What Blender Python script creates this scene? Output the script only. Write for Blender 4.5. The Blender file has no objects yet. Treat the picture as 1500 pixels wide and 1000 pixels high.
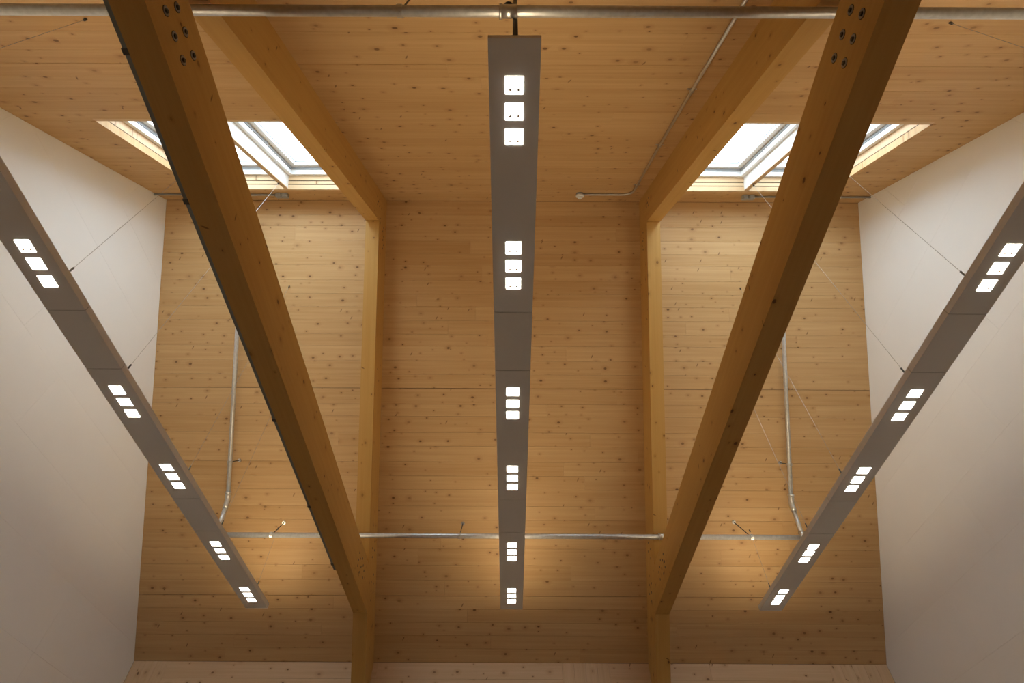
import bpy, math, random
from mathutils import Vector, Matrix

# ------------------------------------------------------------------ camera, world, exposure
S = bpy.context.scene
COL = S.collection
ZC = 1.6                                   # eye height above the floor
F_PX, PITCH, YAW, ROLL = 813.3, math.radians(50.006), math.radians(-0.060), math.radians(0.298)
fw = Vector((math.sin(YAW)*math.cos(PITCH), math.cos(YAW)*math.cos(PITCH), math.sin(PITCH)))
rt = Vector((math.cos(YAW), -math.sin(YAW), 0)); up = rt.cross(fw)
rt, up = rt*math.cos(ROLL)+up*math.sin(ROLL), up*math.cos(ROLL)-rt*math.sin(ROLL)
cam = bpy.data.cameras.new('camera'); cam.sensor_width = 36; cam.lens = 36*F_PX/1500
cam.clip_start = 0.02
co = bpy.data.objects.new('camera', cam); COL.objects.link(co)
co.matrix_world = Matrix(((rt.x, up.x, -fw.x, 0), (rt.y, up.y, -fw.y, 0), (rt.z, up.z, -fw.z, ZC), (0, 0, 0, 1)))
S.camera = co

SKY, LED, UPL = 9.0, 16.0, 13.5
w = bpy.data.worlds.new('overcast_sky'); S.world = w; w.use_nodes = True
bg = w.node_tree.nodes['Background']; bg.inputs['Color'].default_value = (0.80, 0.91, 1.0, 1); bg.inputs['Strength'].default_value = SKY
vs = S.view_settings
vs.view_transform = 'Standard'; vs.look = 'None'; vs.exposure = 0.06; vs.gamma = 1.0; vs.use_curve_mapping = False
R = random.Random(7)

# ------------------------------------------------------------------ materials
def new_mat(name):
    m = bpy.data.materials.new(name); m.use_nodes = True
    return m, m.node_tree.nodes, m.node_tree.links, m.node_tree.nodes['Principled BSDF']
def plain(name, col, rough=0.6, metal=0.0, var=0.0, scale=20, spec=0.5):
    m, n, l, b = new_mat(name)
    b.inputs['Roughness'].default_value = rough; b.inputs['Metallic'].default_value = metal
    b.inputs['Specular IOR Level'].default_value = spec
    if var:
        tc = n.new('ShaderNodeTexCoord'); nz = n.new('ShaderNodeTexNoise'); nz.inputs['Scale'].default_value = scale
        nz.inputs['Detail'].default_value = 4
        mx = n.new('ShaderNodeMix'); mx.data_type = 'RGBA'
        mx.inputs['A'].default_value = (*[c*(1-var) for c in col], 1); mx.inputs['B'].default_value = (*[min(1, c*(1+var)) for c in col], 1)
        l.new(tc.outputs['Object'], nz.inputs['Vector']); l.new(nz.outputs['Fac'], mx.inputs['Factor']); l.new(mx.outputs['Result'], b.inputs['Base Color'])
    else: b.inputs['Base Color'].default_value = (*col, 1)
    return m
def emit(name, col, strength):
    m, n, l, b = new_mat(name)
    b.inputs['Base Color'].default_value = (0.8, 0.8, 0.8, 1)
    b.inputs['Emission Color'].default_value = (*col, 1); b.inputs['Emission Strength'].default_value = strength
    return m
def wood(name, light, dark, knot=(0.13, 0.060, 0.020), knot_amount=0.55, streak=0.7, gloss=0.55, spread=0.30):
    """boards: local x runs along the grain; every object gets its own piece of tree"""
    m, n, l, b = new_mat(name)
    def math_(op, a, c=None, cl=False):
        q = n.new('ShaderNodeMath'); q.operation = op; q.use_clamp = cl
        for i, v in enumerate((a, c)):
            if v is None: continue
            if isinstance(v, (int, float)): q.inputs[i].default_value = v
            else: l.new(v, q.inputs[i])
        return q.outputs[0]
    def comb(x, y, z=0.0):
        q = n.new('ShaderNodeCombineXYZ')
        for i, v in enumerate((x, y, z)):
            if isinstance(v, (int, float)): q.inputs[i].default_value = v
            else: l.new(v, q.inputs[i])
        return q.outputs[0]
    tc = n.new('ShaderNodeTexCoord'); sp = n.new('ShaderNodeSeparateXYZ'); l.new(tc.outputs['Object'], sp.inputs[0])
    oi = n.new('ShaderNodeObjectInfo'); rnd = oi.outputs['Random']
    x = math_('ADD', sp.outputs[0], math_('MULTIPLY', rnd, 61.0))
    yz = math_('ADD', sp.outputs[1], sp.outputs[2])
    y = math_('ADD', yz, math_('MULTIPLY', rnd, 37.0))
    # grain streaks
    def noise(vec, scale, detail, dist=0.0):
        q = n.new('ShaderNodeTexNoise'); q.inputs['Scale'].default_value = scale; q.inputs['Detail'].default_value = detail
        q.inputs['Distortion'].default_value = dist; l.new(vec, q.inputs['Vector']); return q.outputs['Fac']
    g1 = noise(comb(math_('MULTIPLY', x, 0.9), math_('MULTIPLY', y, 34.0)), 1.0, 3, 0.35)
    g2 = noise(comb(math_('MULTIPLY', x, 2.5), math_('MULTIPLY', y, 150.0)), 1.0, 2)
    g3 = noise(comb(math_('MULTIPLY', x, 0.7), math_('MULTIPLY', y, 6.0)), 1.0, 2)
    grain = math_('ADD', math_('MULTIPLY', g1, 0.60), math_('ADD', math_('MULTIPLY', g2, 0.30), math_('MULTIPLY', g3, 0.3)))
    grain = math_('MULTIPLY', math_('SUBTRACT', grain, 0.38), 2.2, True)
    # board-to-board tone
    r2 = math_('FRACT', math_('MULTIPLY', rnd, 17.37))
    tone = math_('ADD', math_('MULTIPLY', grain, streak), math_('MULTIPLY', r2, spread), True)
    mx = n.new('ShaderNodeMix'); mx.data_type = 'RGBA'; l.new(tone, mx.inputs['Factor'])
    mx.inputs['A'].default_value = (*light, 1); mx.inputs['B'].default_value = (*dark, 1)
    # knots
    wob = noise(comb(math_('MULTIPLY', x, 30.0), math_('MULTIPLY', y, 30.0)), 1.0, 1)
    vo = n.new('ShaderNodeTexVoronoi'); vo.voronoi_dimensions = '2D'; vo.inputs['Scale'].default_value = 1.0; vo.inputs['Randomness'].default_value = 1.0
    l.new(comb(math_('MULTIPLY', x, 7.0), math_('MULTIPLY', y, 10.0)), vo.inputs['Vector'])
    d = math_('ADD', vo.outputs['Distance'], math_('MULTIPLY', math_('SUBTRACT', wob, 0.5), 0.05))
    cs = n.new('ShaderNodeSeparateColor'); l.new(vo.outputs['Color'], cs.inputs[0])
    has = math_('LESS_THAN', cs.outputs[0], knot_amount)
    rad = math_('ADD', math_('MULTIPLY', math_('POWER', cs.outputs[1], 2.0), 0.085), 0.040)
    k = math_('MULTIPLY', math_('SUBTRACT', 1.0, math_('DIVIDE', d, rad), True), 2.6, True)
    k = math_('MULTIPLY', k, math_('MULTIPLY', has, math_('ADD', math_('MULTIPLY', cs.outputs[2], 0.75), 0.3, True)))
    # slanting spike knots, sparse
    v2 = n.new('ShaderNodeTexVoronoi'); v2.voronoi_dimensions = '2D'; v2.inputs['Scale'].default_value = 1.0
    l.new(comb(math_('ADD', math_('MULTIPLY', x, 15.0), math_('MULTIPLY', y, 7.0)), math_('MULTIPLY', y, 5.0)), v2.inputs['Vector'])
    c2 = n.new('ShaderNodeSeparateColor'); l.new(v2.outputs['Color'], c2.inputs[0])
    k2 = math_('MULTIPLY', math_('MULTIPLY', math_('SUBTRACT', 1.0, math_('DIVIDE', v2.outputs['Distance'], 0.10), True), 2.0, True), math_('MULTIPLY', math_('LESS_THAN', c2.outputs[0], 0.05), 0.8))
    k = math_('MAXIMUM', k, k2)
    halo = math_('MULTIPLY', math_('SUBTRACT', 1.0, math_('DIVIDE', d, math_('MULTIPLY', rad, 3.2)), True), math_('MULTIPLY', has, 0.45))
    mh = n.new('ShaderNodeMix'); mh.data_type = 'RGBA'; l.new(halo, mh.inputs['Factor']); l.new(mx.outputs['Result'], mh.inputs['A'])
    mh.inputs['B'].default_value = (dark[0]*0.72, dark[1]*0.6, dark[2]*0.5, 1)
    mk = n.new('ShaderNodeMix'); mk.data_type = 'RGBA'; l.new(math_('MULTIPLY', k, 0.9), mk.inputs['Factor']); l.new(mh.outputs['Result'], mk.inputs['A'])
    mk.inputs['B'].default_value = (*knot, 1)
    l.new(mk.outputs['Result'], b.inputs['Base Color'])
    b.inputs['Roughness'].default_value = gloss; b.inputs['Specular IOR Level'].default_value = 0.35
    bp = n.new('ShaderNodeBump'); bp.inputs['Strength'].default_value = 0.06; bp.inputs['Distance'].default_value = 0.004
    l.new(grain, bp.inputs['Height']); l.new(bp.outputs['Normal'], b.inputs['Normal'])
    return m

M = {}
M['spruce'] = wood('spruce_boards', (0.64, 0.42, 0.205), (0.46, 0.265, 0.098))
M['wallwood'] = wood('pale_spruce_boards', (0.70, 0.49, 0.30), (0.54, 0.345, 0.19))
M['glulam'] = wood('glulam_spruce', (0.56, 0.325, 0.092), (0.42, 0.215, 0.045), knot=(0.10, 0.035, 0.010), knot_amount=0.30, streak=0.55, spread=0.12)
M['lining'] = wood('pale_lining_pine', (0.74, 0.56, 0.36), (0.60, 0.40, 0.21), knot_amount=0.4)
M['backing'] = plain('dark_joint_backing', (0.10, 0.06, 0.03), 0.9)
M['plaster'] = plain('white_plaster_board', (0.85, 0.84, 0.825), 0.85, var=0.02, scale=3)
M['jointgrey'] = plain('wall_joint_grey', (0.45, 0.43, 0.41), 0.9)
M['floor'] = plain('pale_floor', (0.66, 0.61, 0.54), 0.5, var=0.10, scale=4)
M['alu'] = plain('painted_silver_grey', (0.74, 0.735, 0.72), 0.42, 0.0)
M['seam'] = plain('luminaire_seam', (0.12, 0.115, 0.11), 0.6)
M['led'] = emit('led_lens', (1.0, 0.93, 0.80), LED)
M['chip'] = plain('led_reflector_grey', (0.55, 0.5, 0.42), 0.4)
M['uplight'] = emit('uplight_diffuser', (1.0, 0.80, 0.52), UPL)
M['galv'] = plain('galvanised_steel', (0.60, 0.60, 0.59), 0.36, 0.6, var=0.25, scale=45)
M['zinc'] = plain('zinc_plated_fitting', (0.62, 0.62, 0.60), 0.3, 0.9, var=0.12, scale=60)
M['steel'] = plain('dark_steel', (0.055, 0.053, 0.05), 0.5, 0.2)
M['washer'] = plain('steel_washer', (0.30, 0.30, 0.31), 0.4, 0.8)
M['hole_shade'] = plain('painted_bolt_hole_shade', (0.03, 0.022, 0.012), 0.9)  # near-black colour that paints in the shade inside the bolt recesses
M['wire'] = plain('steel_wire', (0.42, 0.40, 0.37), 0.4, 0.6)
M['greyplastic'] = plain('grey_plastic', (0.32, 0.33, 0.33), 0.5)
M['whiteplastic'] = plain('white_plastic', (0.82, 0.81, 0.79), 0.4)
M['frame'] = plain('white_window_paint', (0.80, 0.81, 0.82), 0.4)
M['framegrey'] = plain('grey_window_gasket', (0.30, 0.31, 0.32), 0.5)
M['channel'] = plain('grey_cable_channel', (0.22, 0.24, 0.22), 0.5, 0.3)
g = bpy.data.materials.new('window_glass'); g.use_nodes = True
gn, gl = g.node_tree.nodes, g.node_tree.links; gn.clear()
o_ = gn.new('ShaderNodeOutputMaterial'); tr = gn.new('ShaderNodeBsdfTransparent'); gs = gn.new('ShaderNodeBsdfGlossy'); mxs = gn.new('ShaderNodeMixShader')
tr.inputs['Color'].default_value = (0.93, 0.96, 0.97, 1); gs.inputs['Roughness'].default_value = 0.02
mxs.inputs[0].default_value = 0.05; gl.new(tr.outputs[0], mxs.inputs[1]); gl.new(gs.outputs[0], mxs.inputs[2]); gl.new(mxs.outputs[0], o_.inputs[0])
M['glass'] = g

# ------------------------------------------------------------------ helpers
class MB:
    def __init__(s): s.v = []; s.f = []
    def add(s, vs, fs):
        k = len(s.v); s.v += [tuple(v) for v in vs]; s.f += [tuple(i+k for i in f) for f in fs]; return s
    def box(s, x0, x1, y0, y1, z0, z1):
        return s.add([(x, y, z) for z in (z0, z1) for y in (y0, y1) for x in (x0, x1)],
                     [(0, 2, 3, 1), (4, 5, 7, 6), (0, 1, 5, 4), (2, 6, 7, 3), (0, 4, 6, 2), (1, 3, 7, 5)])
    def prism(s, poly, axis, a, b):
        """poly: 2D points; extruded between a and b along axis (0=x: poly is (y,z); 1=y: (x,z); 2=z: (x,y))"""
        def p(u, t): return ((t, u[0], u[1]), (u[0], t, u[1]), (u[0], u[1], t))[axis]
        m = len(poly)
        vs = [p(u, a) for u in poly]+[p(u, b) for u in poly]
        fs = [tuple(range(m)), tuple(range(2*m-1, m-1, -1))]+[(i, i+m, (i+1) % m+m, (i+1) % m) for i in range(m)]
        return s.add(vs, fs)
    def tube(s, p0, p1, r0, r1=None, seg=12):
        p0, p1 = Vector(p0), Vector(p1); r1 = r0 if r1 is None else r1
        d = (p1-p0).normalized(); a = d.orthogonal().normalized(); c = d.cross(a)
        vs = []
        for p, r in ((p0, r0), (p1, r1)):
            vs += [p+(a*math.cos(2*math.pi*i/seg)+c*math.sin(2*math.pi*i/seg))*r for i in range(seg)]
        return s.add(vs, [tuple(range(seg-1, -1, -1)), tuple(range(seg, 2*seg))]+[(i, (i+1) % seg, (i+1) % seg+seg, i+seg) for i in range(seg)])
    def path(s, pts, r, seg=12):
        """one continuous bent tube"""
        pts = [Vector(p) for p in pts]; rings = []
        t0 = (pts[1]-pts[0]).normalized(); a = t0.orthogonal().normalized()
        for i, p in enumerate(pts):
            t = ((pts[min(i+1, len(pts)-1)]-pts[max(i-1, 0)])).normalized()
            a = (a-t*a.dot(t)).normalized(); c = t.cross(a)
            rings.append([p+(a*math.cos(2*math.pi*k/seg)+c*math.sin(2*math.pi*k/seg))*r for k in range(seg)])
        vs = [v for q in rings for v in q]; fs = [tuple(range(seg-1, -1, -1)), tuple(range(len(vs)-seg, len(vs)))]
        for i in range(len(pts)-1):
            fs += [(i*seg+k, i*seg+(k+1) % seg, (i+1)*seg+(k+1) % seg, (i+1)*seg+k) for k in range(seg)]
        return s.add(vs, fs)
    def ring(s, c, ax, r0, r1, h, seg=16):
        """washer: flat ring with thickness h along unit axis ax"""
        c, ax = Vector(c), Vector(ax).normalized(); a = ax.orthogonal().normalized(); b = ax.cross(a); vs = []
        for r, z in ((r0, 0), (r1, 0), (r1, h), (r0, h)):
            vs += [c+ax*z+(a*math.cos(2*math.pi*i/seg)+b*math.sin(2*math.pi*i/seg))*r for i in range(seg)]
        fs = []
        for q in range(4):
            for i in range(seg): fs.append((q*seg+i, q*seg+(i+1) % seg, ((q+1) % 4)*seg+(i+1) % seg, ((q+1) % 4)*seg+i))
        return s.add(vs, fs)
    def build(s, name, mat, parent=None, mw=None, smooth=False):
        me = bpy.data.meshes.new(name); me.from_pydata(s.v, [], s.f)
        import bmesh
        bm = bmesh.new(); bm.from_mesh(me); bmesh.ops.recalc_face_normals(bm, faces=bm.faces[:]); bm.to_mesh(me); bm.free()
        me.materials.append(M[mat])
        if smooth:
            for p in me.polygons: p.use_smooth = len(p.vertices) == 4
        o = bpy.data.objects.new(name, me); COL.objects.link(o)
        if parent is not None: o.parent = parent
        if mw is not None: o.matrix_world = mw
        return o
def tag(o, label, cat=None, group=None, kind=None):
    o['label'] = label
    if cat: o['category'] = cat
    if group: o['group'] = group
    if kind: o['kind'] = kind
    return o
def empty(name, loc):
    o = bpy.data.objects.new(name, None); o.location = loc; o.empty_display_size = 0.1; COL.objects.link(o); return o
def child(mb, name, mat, root, smooth=False):
    """mesh given in world coordinates, parented to an unrotated root at root.location"""
    L = root.location
    mb.v = [(x-L.x, y-L.y, z-L.z) for x, y, z in mb.v]
    return mb.build(name, mat, root, None, smooth)
def frame(o, x, z):
    x, z = Vector(x).normalized(), Vector(z).normalized(); y = z.cross(x)
    return Matrix(((x.x, y.x, z.x, o[0]), (x.y, y.y, z.y, o[1]), (x.z, y.z, z.z, o[2]), (0, 0, 0, 1)))
def clip(poly, a, b, c):
    """keep a*u+b*v<=c"""
    out = []
    for i, p in enumerate(poly):
        q = poly[(i+1) % len(poly)]; fp, fq = a*p[0]+b*p[1]-c, a*q[0]+b*q[1]-c
        if fp <= 0: out.append(p)
        if fp*fq < 0:
            t = fp/(fp-fq); out.append((p[0]+t*(q[0]-p[0]), p[1]+t*(q[1]-p[1])))
    return out

# ------------------------------------------------------------------ room dimensions
XL, XR = -3.332, 3.317
YR, H = 2.4, 4.9543+ZC                      # ridge
SN, TF = 0.9927, 1.0322                     # slopes of the two roof planes
YF, ZE = 5.3258, 1.934+ZC                   # far eave
YN = YR-(YF-YR); ZN = H-SN*(YR-YN)
LN, LF = math.hypot(1, SN), math.hypot(1, TF)
dN, nN = Vector((0, -1, -SN))/LN, Vector((0, -SN, 1))/LN
dF, nF = Vector((0, 1, -TF))/LF, Vector((0, TF, 1))/LF
RID = Vector((0, YR, H))
SE_N, SE_F = (YR-YN)*LN, (YF-YR)*LF         # slope lengths
def Zn(y): return H-SN*(YR-y)
def Zf(y): return H-TF*(y-YR)
def PN(x, s, t): return Vector((x, YR, H))+dN*s+nN*t
def PF(x, s, t): return Vector((x, YR, H))+dF*s+nF*t
MN = frame(RID, (1, 0, 0), nN)              # local y = up the slope on the near side
MF = frame(RID, (1, 0, 0), nF)              # local y = down the slope on the far side

# ------------------------------------------------------------------ floor and walls
tag(MB().box(XL-0.2, XR+0.2, YN-0.2, YF+0.2, -0.15, 0).build('floor', 'floor'), 'pale floor of the hall below the roof', kind='structure')

PANEL_H = 0.4655
def side_wall(name, x, sgn, label):
    base = [(YN, 0), (YF, 0), (YF, Zf(YF)), (YR, H), (YN, Zn(YN))]
    wl = tag(MB().prism(base, 0, x+sgn*0.0125, x+sgn*0.17).build(name, 'jointgrey'), label, kind='structure')
    z = 3.165-PANEL_H*7
    offs = {6: 4.165, 7: 4.165, 8: 3.5, 9: 2.83, 10: 2.36, 11: 3.9}
    row = 0
    while z < H:
        off = offs.get(row, 1.3+0.83*(row % 3))
        y = off-2.67*4
        while y < YF:
            y0, y1 = max(y, YN)+0.0004, min(y+2.67, YF)-0.0004; z0, z1 = max(z, 0)+0.0004, z+PANEL_H-0.0004
            y += 2.67
            if y1-y0 < 0.01 or z1 < 0.02: continue
            p = [(y0, z0), (y1, z0), (y1, z1), (y0, z1)]
            p = clip(p, -SN, 1, H-SN*YR); p = clip(p, TF, 1, H+TF*YR) if p else p
            if len(p) < 3: continue
            MB().prism(p, 0, x, x+sgn*0.012).build('wall_panel', 'plaster', wl)
        z += PANEL_H; row += 1
    return wl
side_wall('wall_left', XL, -1, 'white plasterboard gable wall on the left with fine panel joints')
side_wall('wall_right', XR, 1, 'white plasterboard gable wall on the right with fine panel joints')

def plank(parent, mw, x0, x1, y0, y1, mat='spruce', th=0.018, along='x'):
    """board in the local plane of mw: face at z=0, body towards +z; slightly chamfered long edges"""
    gx, gy, ch = 0.0004, 0.0005, 0.0012
    cx, cy = (x0+x1)/2, (y0+y1)/2
    if along == 'x': a, b2, rot = (x1-x0)/2-gx, (y1-y0)/2-gy, Matrix.Identity(4)
    else: a, b2, rot = (y1-y0)/2-gx, (x1-x0)/2-gy, Matrix.Rotation(math.pi/2, 4, 'Z')
    prof = [(-b2, ch), (-b2+ch, 0), (b2-ch, 0), (b2, ch), (b2, th), (-b2, th)]
    jit = R.uniform(0, 0.0008)
    mb = MB().prism(prof, 0, -a, a)
    o = mb.build('plank', mat, parent); o.matrix_world = mw @ Matrix.Translation((cx, cy, jit)) @ rot
    return o
def row_splits(x0, x1):
    """butt joints of one row of boards"""
    xs = [x0]; x = x0+R.uniform(0.8, 4.2)
    while x < x1-0.5:
        xs.append(x); x += R.uniform(2.2, 4.6)
    return xs+[x1]
def rows(parent, mw, x0, x1, y0, y1, n, sign=1, mat='spruce'):
    hgt = (y1-y0)/n
    cuts = [y0]+[y0+hgt*(i+1)+R.uniform(-0.012, 0.012)*(i < n-1) for i in range(n)]
    for i in range(n):
        xs = row_splits(x0, x1)
        for a, b in zip(xs, xs[1:]):
            ya, yb = cuts[i]*sign, cuts[i+1]*sign
            plank(parent, mw, a, b, min(ya, yb), max(ya, yb), mat)

# far wall: horizontal boards with some strips of upright boards
wf = tag(MB().box(XL-0.17, XR+0.17, YF+0.02, YF+0.2, 0, ZE+0.05).build('wall_far', 'backing'), 'pale spruce board wall under the far eave', kind='structure')
MW = frame((0, YF, 0), (1, 0, 0), (0, 1, 0))    # local y = -z world
ups = [(XL, -3.02), (0.45, 0.86), (2.80, XR)]
flat = [(-3.02, 0.45), (0.86, 2.80)]
nrow = 26
for a, b in flat:
    rows(wf, MW, a, b, -ZE, 0, nrow, 1, 'wallwood')
for a, b in ups:
    k = max(2, round((b-a)/0.11))
    for i in range(k): plank(wf, MW, a+(b-a)*i/k, a+(b-a)*(i+1)/k, -ZE, 0, 'wallwood', along='y')
tag(MB().box(XL-0.17, XR+0.17, YN-0.2, YN, 0, ZN+0.03).build('wall_near', 'wallwood'), 'spruce wall under the near eave behind the viewer', kind='structure')

# ------------------------------------------------------------------ roof slopes
OX0, OX1 = 1.333, 2.843                     # skylight opening between rafter and wall
S0, S1 = (YR-2.180)*LN, (YR-1.288)*LN       # along the slope from the ridge
T0, T1 = 0.02, 0.27
cn = MB()
def slabN(x0, x1, s0, s1): cn.box(x0, x1, -s1, -s0, T0, T1)
EXT = 0.17
slabN(XL-EXT, XR+EXT, -0.2, S0); slabN(XL-EXT, XR+EXT, S1, SE_N+0.2)
slabN(XL-EXT, -OX1, S0, S1); slabN(-OX0, OX0, S0, S1); slabN(OX1, XR+EXT, S0, S1)
ceil_n = tag(cn.build('ceiling_near', 'backing', None, MN), 'knotty spruce board ceiling slope with the two skylights', kind='structure')
ceil_f = tag(MB().box(XL-EXT, XR+EXT, -0.2, SE_F+0.25, T0, T1).build('ceiling_far', 'backing', None, MF), 'knotty spruce board ceiling slope facing the viewer', kind='structure')
SEAM_N = (YR-0.814)*LN
rows(ceil_n, MN, XL, XR, 0, S0, 3, -1)
for a, b in ((XL, -OX1), (-OX0, OX0), (OX1, XR)): rows(ceil_n, MN, a, b, S0, S1, 10, -1)
rows(ceil_n, MN, XL, XR, S1, SEAM_N-0.001, 5, -1)
rows(ceil_n, MN, XL, XR, SEAM_N+0.002, SE_N, 14, -1)
sf1, sf2 = (3.647-YR)*LF, (4.933-YR)*LF
rows(ceil_f, MF, XL, XR, 0, sf1-0.001, 14)
rows(ceil_f, MF, XL, XR, sf1+0.002, sf2-0.001, 14)
rows(ceil_f, MF, XL, XR, sf2+0.002, SE_F, 5)

# ------------------------------------------------------------------ skylights
def skylight(idx, sg, mull, label):
    root = tag(empty('window_%d' % idx, PN(sg*(OX0+OX1)/2, (S0+S1)/2, 0)), label, kind='structure')
    inv = Matrix.Translation(-root.location) @ MN
    def part(name, mat, par=root, boxes=(), off=None):
        mb = MB()
        for (x0, x1, s0, s1, t0, t1) in boxes:
            xa, xb = sorted((sg*x0, sg*x1)); mb.box(xa, xb, -s1, -s0, t0, t1)
        mb.v = [tuple(inv @ Vector(v)) for v in mb.v]
        o = mb.build(name, mat, par); return o
    e = 0.0006
    # wooden reveal boards, with a shadow groove between the two layers
    part('lining_board', 'spruce', boxes=[(OX1-0.006, OX1+0.03, S0, S1, -0.004, 0.050)])
    part('lining_board', 'wallwood', boxes=[(OX1-0.001, OX1+0.03, S0, S1, 0.060, 0.19)])
    part('lining_board', 'lining', boxes=[(OX0-0.03, OX0+0.002, S0, S1, 0.0, 0.19)])
    part('lining_board', 'lining', boxes=[(OX0, OX1, S0-0.03, S0+0.004, -0.004, 0.036)])
    part('lining_board', 'lining', boxes=[(OX0, OX1, S0-0.03, S0+0.0006, 0.046, 0.072)])
    part('lining_board', 'lining', boxes=[(OX0, OX1, S0-0.03, S0+0.003, 0.080, 0.19)])
    part('lining_board', 'lining', boxes=[(OX0, OX1, S1-0.002, S1+0.03, 0.0, 0.19)])
    m0, m1 = mull-0.018, mull+0.018
    part('mullion', 'frame', boxes=[(m0, m1, S0, S1, 0.006, 0.20)])
    part('mullion_edge', 'lining', boxes=[(m0-0.001, m1+0.001, S0, S1, 0.0, 0.006)])
    for a, b in ((OX0+0.002, m0), (m1, OX1-0.001)):
        fr_ = part('window_frame', 'frame', boxes=[(a, a+0.035, S0, S1, 0.125, 0.205), (b-0.035, b, S0, S1, 0.125, 0.205),
                                                   (a+0.035, b-0.035, S0, S0+0.035, 0.125, 0.205), (a+0.035, b-0.035, S1-0.035, S1, 0.125, 0.205)])
        part('gasket', 'framegrey', fr_, [(a+0.035, a+0.042, S0+0.035, S1-0.035, 0.165, 0.2), (b-0.042, b-0.035, S0+0.035, S1-0.035, 0.165, 0.2),
                                          (a+0.042, b-0.042, S0+0.035, S0+0.042, 0.165, 0.2), (a+0.042, b-0.042, S1-0.042, S1-0.035, 0.165, 0.2)])
        a2, b2, c0, c1 = a+0.042, b-0.042, S0+0.042, S1-0.042
        sa = part('sash', 'frame', boxes=[(a2, a2+0.045, c0, c1, 0.19, 0.25), (b2-0.045, b2, c0, c1, 0.19, 0.25),
                                          (a2+0.045, b2-0.045, c0, c0+0.045, 0.19, 0.25), (a2+0.045, b2-0.045, c1-0.045, c1, 0.19, 0.25)])
        part('pane', 'glass', sa, [(a2+0.045, b2-0.045, c0+0.045, c1-0.045, 0.226, 0.232)])
        part('glazing_bead', 'framegrey', sa, [(a2+0.045, a2+0.049, c0+0.045, c1-0.045, 0.215, 0.226), (b2-0.049, b2-0.045, c0+0.045, c1-0.045, 0.215, 0.226),
                                               (a2+0.049, b2-0.049, c0+0.045, c0+0.049, 0.215, 0.226)])
skylight(1, -1, 2.056, 'double roof window in the left bay with pale wood lining and white mullion')
skylight(2, 1, 2.110, 'double roof window in the right bay with pale wood lining and white mullion')

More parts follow.
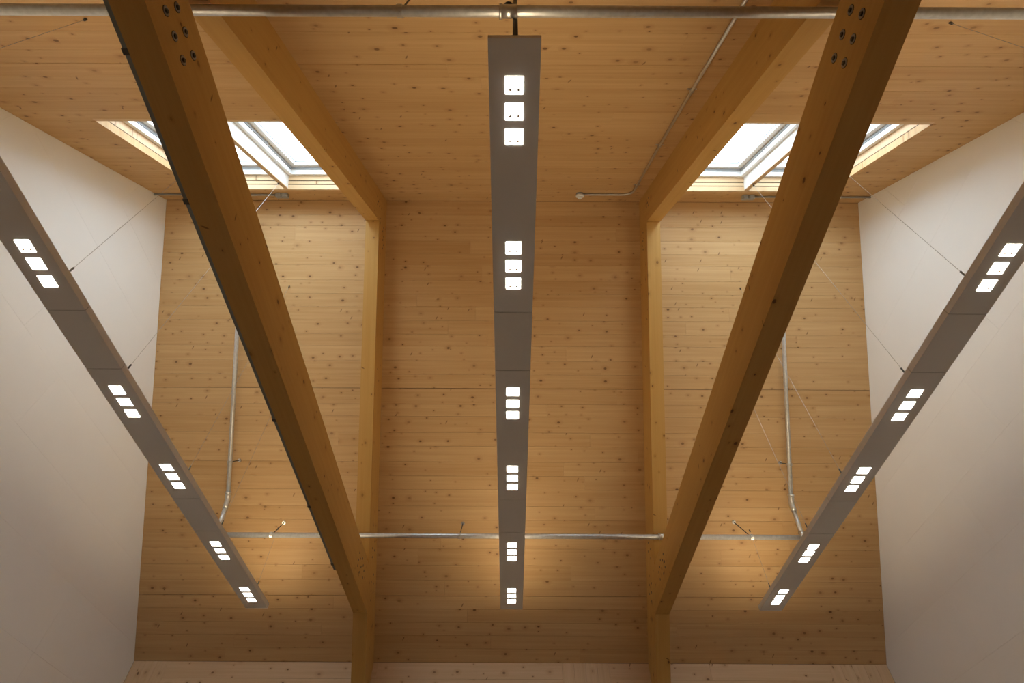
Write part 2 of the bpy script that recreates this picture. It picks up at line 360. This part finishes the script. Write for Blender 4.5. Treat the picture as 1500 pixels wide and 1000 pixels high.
# ------------------------------------------------------------------ timber frames
BX0, BX1, BD = 1.213, 1.333, 0.28
ZT0, ZT1 = ZC+2.112, ZC+2.400
def beam(name, mw, prof, x0, x1, label, cat):
    """prof in local (x along beam, z) extruded along local y"""
    return tag(MB().prism(prof, 1, x0, x1).build(name, 'glulam', None, mw), label, cat)
def dots(root, mwinv, pts, axis, r=0.0085):
    for p in pts:
        a = Vector(p); mb = MB().tube(a-Vector(axis)*0.01, a+Vector(axis)*0.0012, r, seg=10)
        mb.v = [tuple(mwinv @ Vector(v)) for v in mb.v]
        mb.build('steel_dowel', 'steel', root)
for sg, side in ((-1, 'left'), (1, 'right')):
    xi = sg*BX0; ax = (-sg, 0, 0)
    # near rafter
    mw = frame((sg*(BX0+BX1)/2, YR, H), dN, nN)
    hw = (BX1-BX0)/2
    prof = [(0, 0), (BD*SN, -BD), (SE_N+BD*SN, -BD), (SE_N, 0)]
    rn = beam('rafter', mw, prof, -hw, hw, 'sloping glulam rafter under the skylight slope on the %s of the middle bay' % side, 'rafter')
    inv = mw.inverted()
    dots(rn, inv, [PN(xi, s_, t_) for s_, t_ in ((0.28, -0.086), (0.36, -0.088), (0.32, -0.118), (0.28, -0.148), (0.355, -0.155))], ax, 0.009)
    # far rafter
    mw = frame((sg*(BX0+BX1)/2, YR, H), dF, nF)
    prof = [(0, 0), (BD*TF, -BD), (SE_F+BD*TF, -BD), (SE_F, 0)]
    rf = beam('rafter', mw, prof, -hw, hw, 'sloping glulam rafter on the far ceiling slope at the %s of the middle bay' % side, 'rafter')
    inv = mw.inverted()
    dots(rf, inv, [PF(xi, s, t) for s, t in ((0.30, -0.10), (0.34, -0.13), (0.38, -0.09), (0.42, -0.12), (0.46, -0.09), (0.50, -0.12))], ax, 0.009)
    dots(rf, inv, [PF(xi, 3.15+0.038*i, -0.09-0.075*(i % 2)) for i in range(4)]+[PF(xi, 3.43+0.038*i, -0.10-0.075*(i % 2)) for i in range(6)], ax, 0.0095)
    # tie beam
    def yn(z): return YR-(H-BD*LN-z)/SN
    def yf(z): return YR+(H-BD*LF-z)/TF
    y0, y1, y2, y3 = yn(ZT0), yf(ZT0), yf(ZT1), yn(ZT1)
    mw = frame((sg*(BX0+BX1)/2, 0, ZT0), (0, 1, 0), (0, 0, 1)); g_ = 0.0008
    tb = beam('tie_beam', mw, [(y0+g_, 0), (y1-g_, 0), (y2-g_, ZT1-ZT0), (y3+g_, ZT1-ZT0)], -hw, hw,
              'horizontal glulam tie beam crossing the room on the %s, bolted near the viewer' % side, 'beam')
    inv = mw.inverted()
    for i in range(3):
        for j in range(2):
            c = Vector((xi, 0.365+0.079*i+0.002*j, ZC+2.2195+0.082*j))
            b_ = empty('bolt', (0, 0, 0)); b_.parent = tb; b_.matrix_parent_inverse = Matrix.Identity(4)
            for nm, mt, mb in (('recess_shade', 'hole_shade', MB().tube(c-Vector(ax)*0.01, c+Vector(ax)*0.0008, 0.0185, seg=20)),  # flat dark disc on the beam face, painted shade of a sunken bolt
                               ('washer', 'washer', MB().ring(c, ax, 0.009, 0.0165, 0.0022, 20)),
                               ('bolt_end', 'steel', MB().tube(c, c+Vector(ax)*0.007, 0.0075, seg=6))):
                mb.v = [tuple(inv @ Vector(v)) for v in mb.v]; mb.build(nm, mt, b_)
    dots(tb, inv, [(xi, y_, ZC+z_) for y_, z_ in ((4.15, 2.313), (4.159, 2.255), (4.205, 2.290), (4.265, 2.324), (4.174, 2.217), (4.254, 2.203), (4.275, 2.260), (4.328, 2.299), (4.383, 2.282), (4.386, 2.225))], ax, 0.0105)
    if sg < 0:
        ch = MB().box(-BX1-0.017, -BX1-0.0006, 0.20, 4.05, ZT0+0.001, ZT0+0.034)
        co_ = tag(ch.build('cable_channel', 'channel'), 'thin grey cable channel along the outer lower edge of the left tie beam', 'cable channel')
        for y in (0.46, 1.02, 2.35, 3.2, 3.95):
            MB().box(-BX1-0.021, -BX1-0.0005, y, y+0.022, ZT0-0.002, ZT0+0.040).build('clip', 'steel', co_)

# ------------------------------------------------------------------ luminaires
ZL = ZC+2.10; LW, LH = 0.182, 0.038
MODS = ((0.42, 1.58), (1.96, 3.10), (3.49, 4.66))
GROUPS = (0.663, 1.3256, 2.2036, 2.871, 3.750, 4.425)
CAB = ((0.55, 1.45), (2.08, 2.98), (3.625, 4.525))
def luminaire(x, xtop, label):
    root = tag(empty('linear_luminaire', (x, 2.54, ZL)), label, 'luminaire', 'suspended linear luminaires')
    for k, (a, b) in enumerate(MODS):
        child(MB().box(x-LW/2, x+LW/2, a, b, ZL, ZL+LH), 'housing', 'alu', root)
        child(MB().box(x-0.05, x+0.05, a+0.08, b-0.08, ZL+LH+0.0003, ZL+LH+0.006), 'uplight_diffuser', 'uplight', root)
        for y in CAB[k]:
            xt = x if xtop is None else xtop
            zr = Zn(y) if y < YR else Zf(y)
            # where the cable passes the skylight it is fixed to the mullion
            top = Vector((xt if 1.288 < y < 2.18 else x, y, zr-0.002)); grip = Vector((x, y, ZL+0.12))
            d = (top-grip).normalized()
            cb = child(MB().tube(grip, top, 0.0010, seg=6).tube(grip, (x-0.055, y, ZL+LH), 0.001, seg=5).tube(grip, (x+0.055, y, ZL+LH), 0.001, seg=5), 'suspension_cable', 'wire', root)
            for nm, mt, mb in (('gripper', 'steel', MB().tube(grip, grip+d*0.045, 0.0045, seg=8)), ('ceiling_anchor', 'steel', MB().tube(top-d*0.02, top, 0.006, seg=8))):
                child(mb, nm, mt, root).parent = cb
    for (a, b) in ((MODS[0][1], MODS[1][0]), (MODS[1][1], MODS[2][0])):
        child(MB().box(x-LW/2, x+LW/2, a+0.003, b-0.003, ZL+0.0004, ZL+LH), 'joint_cover', 'alu', root)
        for q in (a, b-0.003):
            child(MB().box(x-LW/2+0.002, x+LW/2-0.002, q, q+0.003, ZL+0.002, ZL+LH-0.002), 'seam', 'seam', root)
    for gy in GROUPS:
        for i in (-1, 0, 1):
            y = gy+i*0.0915; h = 0.0325
            le = child(MB().box(x-h, x+h, y-0.0295, y+0.0295, ZL-0.0012, ZL+0.003), 'led_lens', 'led', root)
            for cx in (x-0.015, x+0.015):
                child(MB().tube((cx, y+0.016, ZL-0.0022), (cx, y+0.016, ZL-0.001), 0.005, seg=8), 'led_chip', 'chip', root).parent = le
    return root
luminaire(-2.111, -2.062, 'long silver grey pendant luminaire with lit square lamps beside the left white wall')
lc = luminaire(0.003, None, 'long silver grey pendant luminaire with lit square lamps along the middle of the room')
luminaire(2.151, 2.115, 'long silver grey pendant luminaire with lit square lamps beside the right white wall')
child(MB().tube((0.006, 0.452, ZL+LH), (0.006, 0.452, Zn(0.452)-0.002), 0.0105, seg=12), 'feed_tube', 'steel', lc, True)
child(MB().tube((-0.006, 0.430, ZL+LH), (-0.006, 0.430, ZL+LH+0.02), 0.007, seg=10), 'cable_gland', 'steel', lc, True)

# ------------------------------------------------------------------ sprinkler pipes
ZP, PR = ZC+2.54, 0.021
YPN, YPF = 0.415, 4.278
rp = tag(empty('sprinkler_pipe', (0, YPN, ZP)), 'galvanised sprinkler pipe crossing the top of the view from wall to wall', 'pipe', 'sprinkler pipes')
child(MB().tube((XL+0.002, YPN, ZP), (XR-0.002, YPN, ZP), PR, seg=20), 'pipe_run', 'galv', rp, True)
tee = child(MB().tube((-0.055, YPN, ZP), (0.012, YPN, ZP), PR*1.22, seg=20).tube((-0.058, YPN, ZP), (-0.046, YPN, ZP), PR*1.4, seg=20), 'tee', 'zinc', rp, True)
child(MB().tube((-0.022, YPN, ZP), (-0.022, YPN, ZP+0.055), 0.017, seg=14).tube((-0.022, YPN, ZP+0.055), (-0.022, YPN, ZP+0.085), 0.012, seg=12).tube((-0.022, YPN, ZP+0.085), (-0.022, YPN, ZP+0.089), 0.022, seg=16), 'sprinkler_head', 'steel', rp, True).parent = tee
def hanger(root, x, y, z, anchor, r=0.005):
    """clamp ring round the pipe, threaded rod to the ceiling and its anchor plate"""
    a = Vector(anchor); p = Vector((x, y, z)); d = (a-p).normalized()
    hb = child(MB().ring((x-0.011, y, z), (1, 0, 0), PR+0.0006, PR+0.0045, 0.022, 18), 'pipe_clamp', 'zinc', root, False)
    child(MB().tube(p+d*(PR+0.003), a, r*0.8, seg=8), 'threaded_rod', 'steel', root).parent = hb
    child(MB().tube(p-d*(PR+0.016), p-d*(PR+0.002), 0.006, seg=8), 'clamp_bolt', 'zinc', root).parent = hb
    child(MB().tube(a-d*0.012, a, 0.016, seg=12), 'anchor', 'zinc', root).parent = hb
for x in (-0.454, -2.75, 2.75):
    hanger(rp, x, YPN, ZP, (x, YPN, Zn(YPN)-0.001))

fp = tag(empty('sprinkler_pipe', (0, YPF, ZP)), 'galvanised sprinkler pipe below the far ceiling slope with an upturned branch at each end', 'pipe', 'sprinkler pipes')
XE0, XE1 = -2.50, 2.465
child(MB().tube((XE0, YPF, ZP), (XE1, YPF, ZP), PR, seg=20), 'pipe_run', 'galv', fp, True)
child(MB().tube((1.245, YPF, ZP), (1.285, YPF, ZP), PR*1.35, seg=20), 'coupling', 'zinc', fp, True)
for x, ya in ((-2.03, 4.494), (-0.440, 4.493), (2.03, 4.477)):
    hanger(fp, x, YPF, ZP, (x-0.03*(x < -1)-0.02*(x > 1), ya, Zf(ya)-0.001))
for sg, xe, xp in ((-1, XE0, -2.512), (1, XE1, 2.472)):
    def Q(s, t): return PF(xp, s, t)
    off = -0.14
    kn = Q(2.79, off); tp = Q(0.25, off)
    el = Vector((xe, YPF, ZP))
    child(MB().tube(tp, kn, PR*0.86, seg=16), 'branch_pipe', 'galv', fp, True)
    child(MB().tube(kn+(el-kn)*0.16, el, PR*0.86, seg=16), 'branch_pipe', 'galv', fp, True)
    child(MB().path([kn-dF*0.07, kn-dF*0.03, kn+(el-kn).normalized()*0.0+dF*0.0, kn+(el-kn).normalized()*0.04, kn+(el-kn).normalized()*0.08], PR*1.15, 16), 'elbow', 'zinc', fp, True)
    child(MB().tube(kn-dF*0.075, kn-dF*0.06, PR*1.3, seg=18), 'collar', 'zinc', fp, True)
    child(MB().tube(el-Vector((sg*0.03, 0, 0)), el+Vector((sg*0.026, 0, 0)), PR*1.3, seg=18).tube(el, el+(kn-el).normalized()*0.05, PR*1.2, seg=18), 'elbow', 'zinc', fp, True)
    s_c = 2.457
    p = Q(s_c, off); a = PF(xp-sg*0.02, s_c, -0.001)
    hb = child(MB().ring(p-dF*0.011, dF, PR*0.87, PR*1.05, 0.022, 18), 'pipe_clamp', 'zinc', fp)
    d = (a-p).normalized()
    child(MB().tube(p+d*PR, a, 0.004, seg=8), 'threaded_rod', 'steel', fp).parent = hb
    child(MB().tube(a-d*0.012, a, 0.016, seg=12), 'anchor', 'zinc', fp).parent = hb
    # upper fixing of the branch
    p = Q(0.45, off); a = PF(xp, 0.45, -0.001)
    child(MB().tube(p+nF*PR*0.8, a, 0.004, seg=8), 'threaded_rod', 'steel', fp)

# ------------------------------------------------------------------ conduits, boxes, detector
for sg, xb, xw, side in ((-1, -2.143, XL, 'left'), (1, 2.18, XR, 'right')):
    s_ = (YR-2.268)*LN
    cd = tag(empty('electrical_conduit', PN((xb+xw)/2, s_, -0.012)), 'thin grey conduit just below the ridge in the %s bay, running to the wall' % side, 'conduit', 'ridge conduits')
    child(MB().tube(PN(xw-sg*0.001, s_, -0.012), PN(xb+sg*0.055, s_, -0.012), 0.009, seg=12), 'tube', 'greyplastic', cd, True)
    for x in (xb+sg*0.35, xb+sg*0.85):
        child(MB().tube(PN(x-0.008, s_, -0.012), PN(x+0.008, s_, -0.012), 0.0125, seg=12), 'clip', 'whiteplastic', cd)
    jb = tag(empty('junction_box', PN(xb, s_, -0.02)), 'pair of small grey junction boxes at the end of the %s ridge conduit' % side, 'junction box', 'junction boxes')
    for k in (-1, 1):
        xc = xb+k*0.029
        mb = MB()
        prof = [(-0.026, -0.020), (-0.018, -0.027), (0.018, -0.027), (0.026, -0.020), (0.026, 0.027), (-0.026, 0.027)]
        mb.prism(prof, 2, -0.036, 0)
        mb.v = [tuple((Matrix.Translation(-Vector(jb.location)) @ frame(PN(xc, s_, 0), (1, 0, 0), nN)) @ Vector(v)) for v in mb.v]
        mb.build('box', 'greyplastic', jb)
        gl_ = MB().tube(PN(xc-0.006, s_-0.03, -0.018), PN(xc+0.010, s_-0.042, -0.022), 0.006, seg=8)
        child(gl_, 'cable_gland', 'whiteplastic', jb)
cd = tag(empty('electrical_conduit', PN(1.09, 1.4, -0.012)), 'steel conduit running down the skylight slope beside the right rafter and bending towards the detector', 'conduit')
pts = [PN(1.074, SE_N-0.05, -0.012), PN(1.076, 1.5, -0.012), PN(1.092, 0.34, -0.012)]
for i in range(1, 7):
    a = i/6*math.pi/2; pts.append(PN(1.092-0.09*(1-math.cos(a)), 0.25-0.09*math.sin(a)+0.09-0.02, -0.012))
sD = pts[-1]; sdist = (sD-RID).dot(dN)
pts.append(PN(0.64, sdist, -0.012))
child(MB().path(pts, 0.0095, 12), 'tube', 'zinc', cd, True)
for s_ in (0.45, 1.25, 2.0, 2.7):
    x = 1.092-0.016*max(0, min(1, (s_-0.34)/1.1))
    child(MB().tube(PN(x, s_-0.009, -0.012), PN(x, s_+0.009, -0.012), 0.0135, seg=12).tube(PN(x-0.028, s_, -0.003), PN(x+0.028, s_, -0.003), 0.004, seg=8), 'clip', 'zinc', cd)
dt = tag(empty('smoke_detector', PN(0.615, sdist, 0)), 'small white round detector near the ridge right of the middle luminaire', 'detector')
p = PN(0.615, sdist, 0)
child(MB().tube(p-nN*0.001, p-nN*0.018, 0.034, 0.034, 20), 'base', 'greyplastic', dt, True)
child(MB().tube(p-nN*0.018, p-nN*0.036, 0.038, 0.036, 24), 'cover', 'whiteplastic', dt, True)
child(MB().tube(p-nN*0.036, p-nN*0.052, 0.026, 0.018, 20), 'sensor', 'whiteplastic', dt, True)
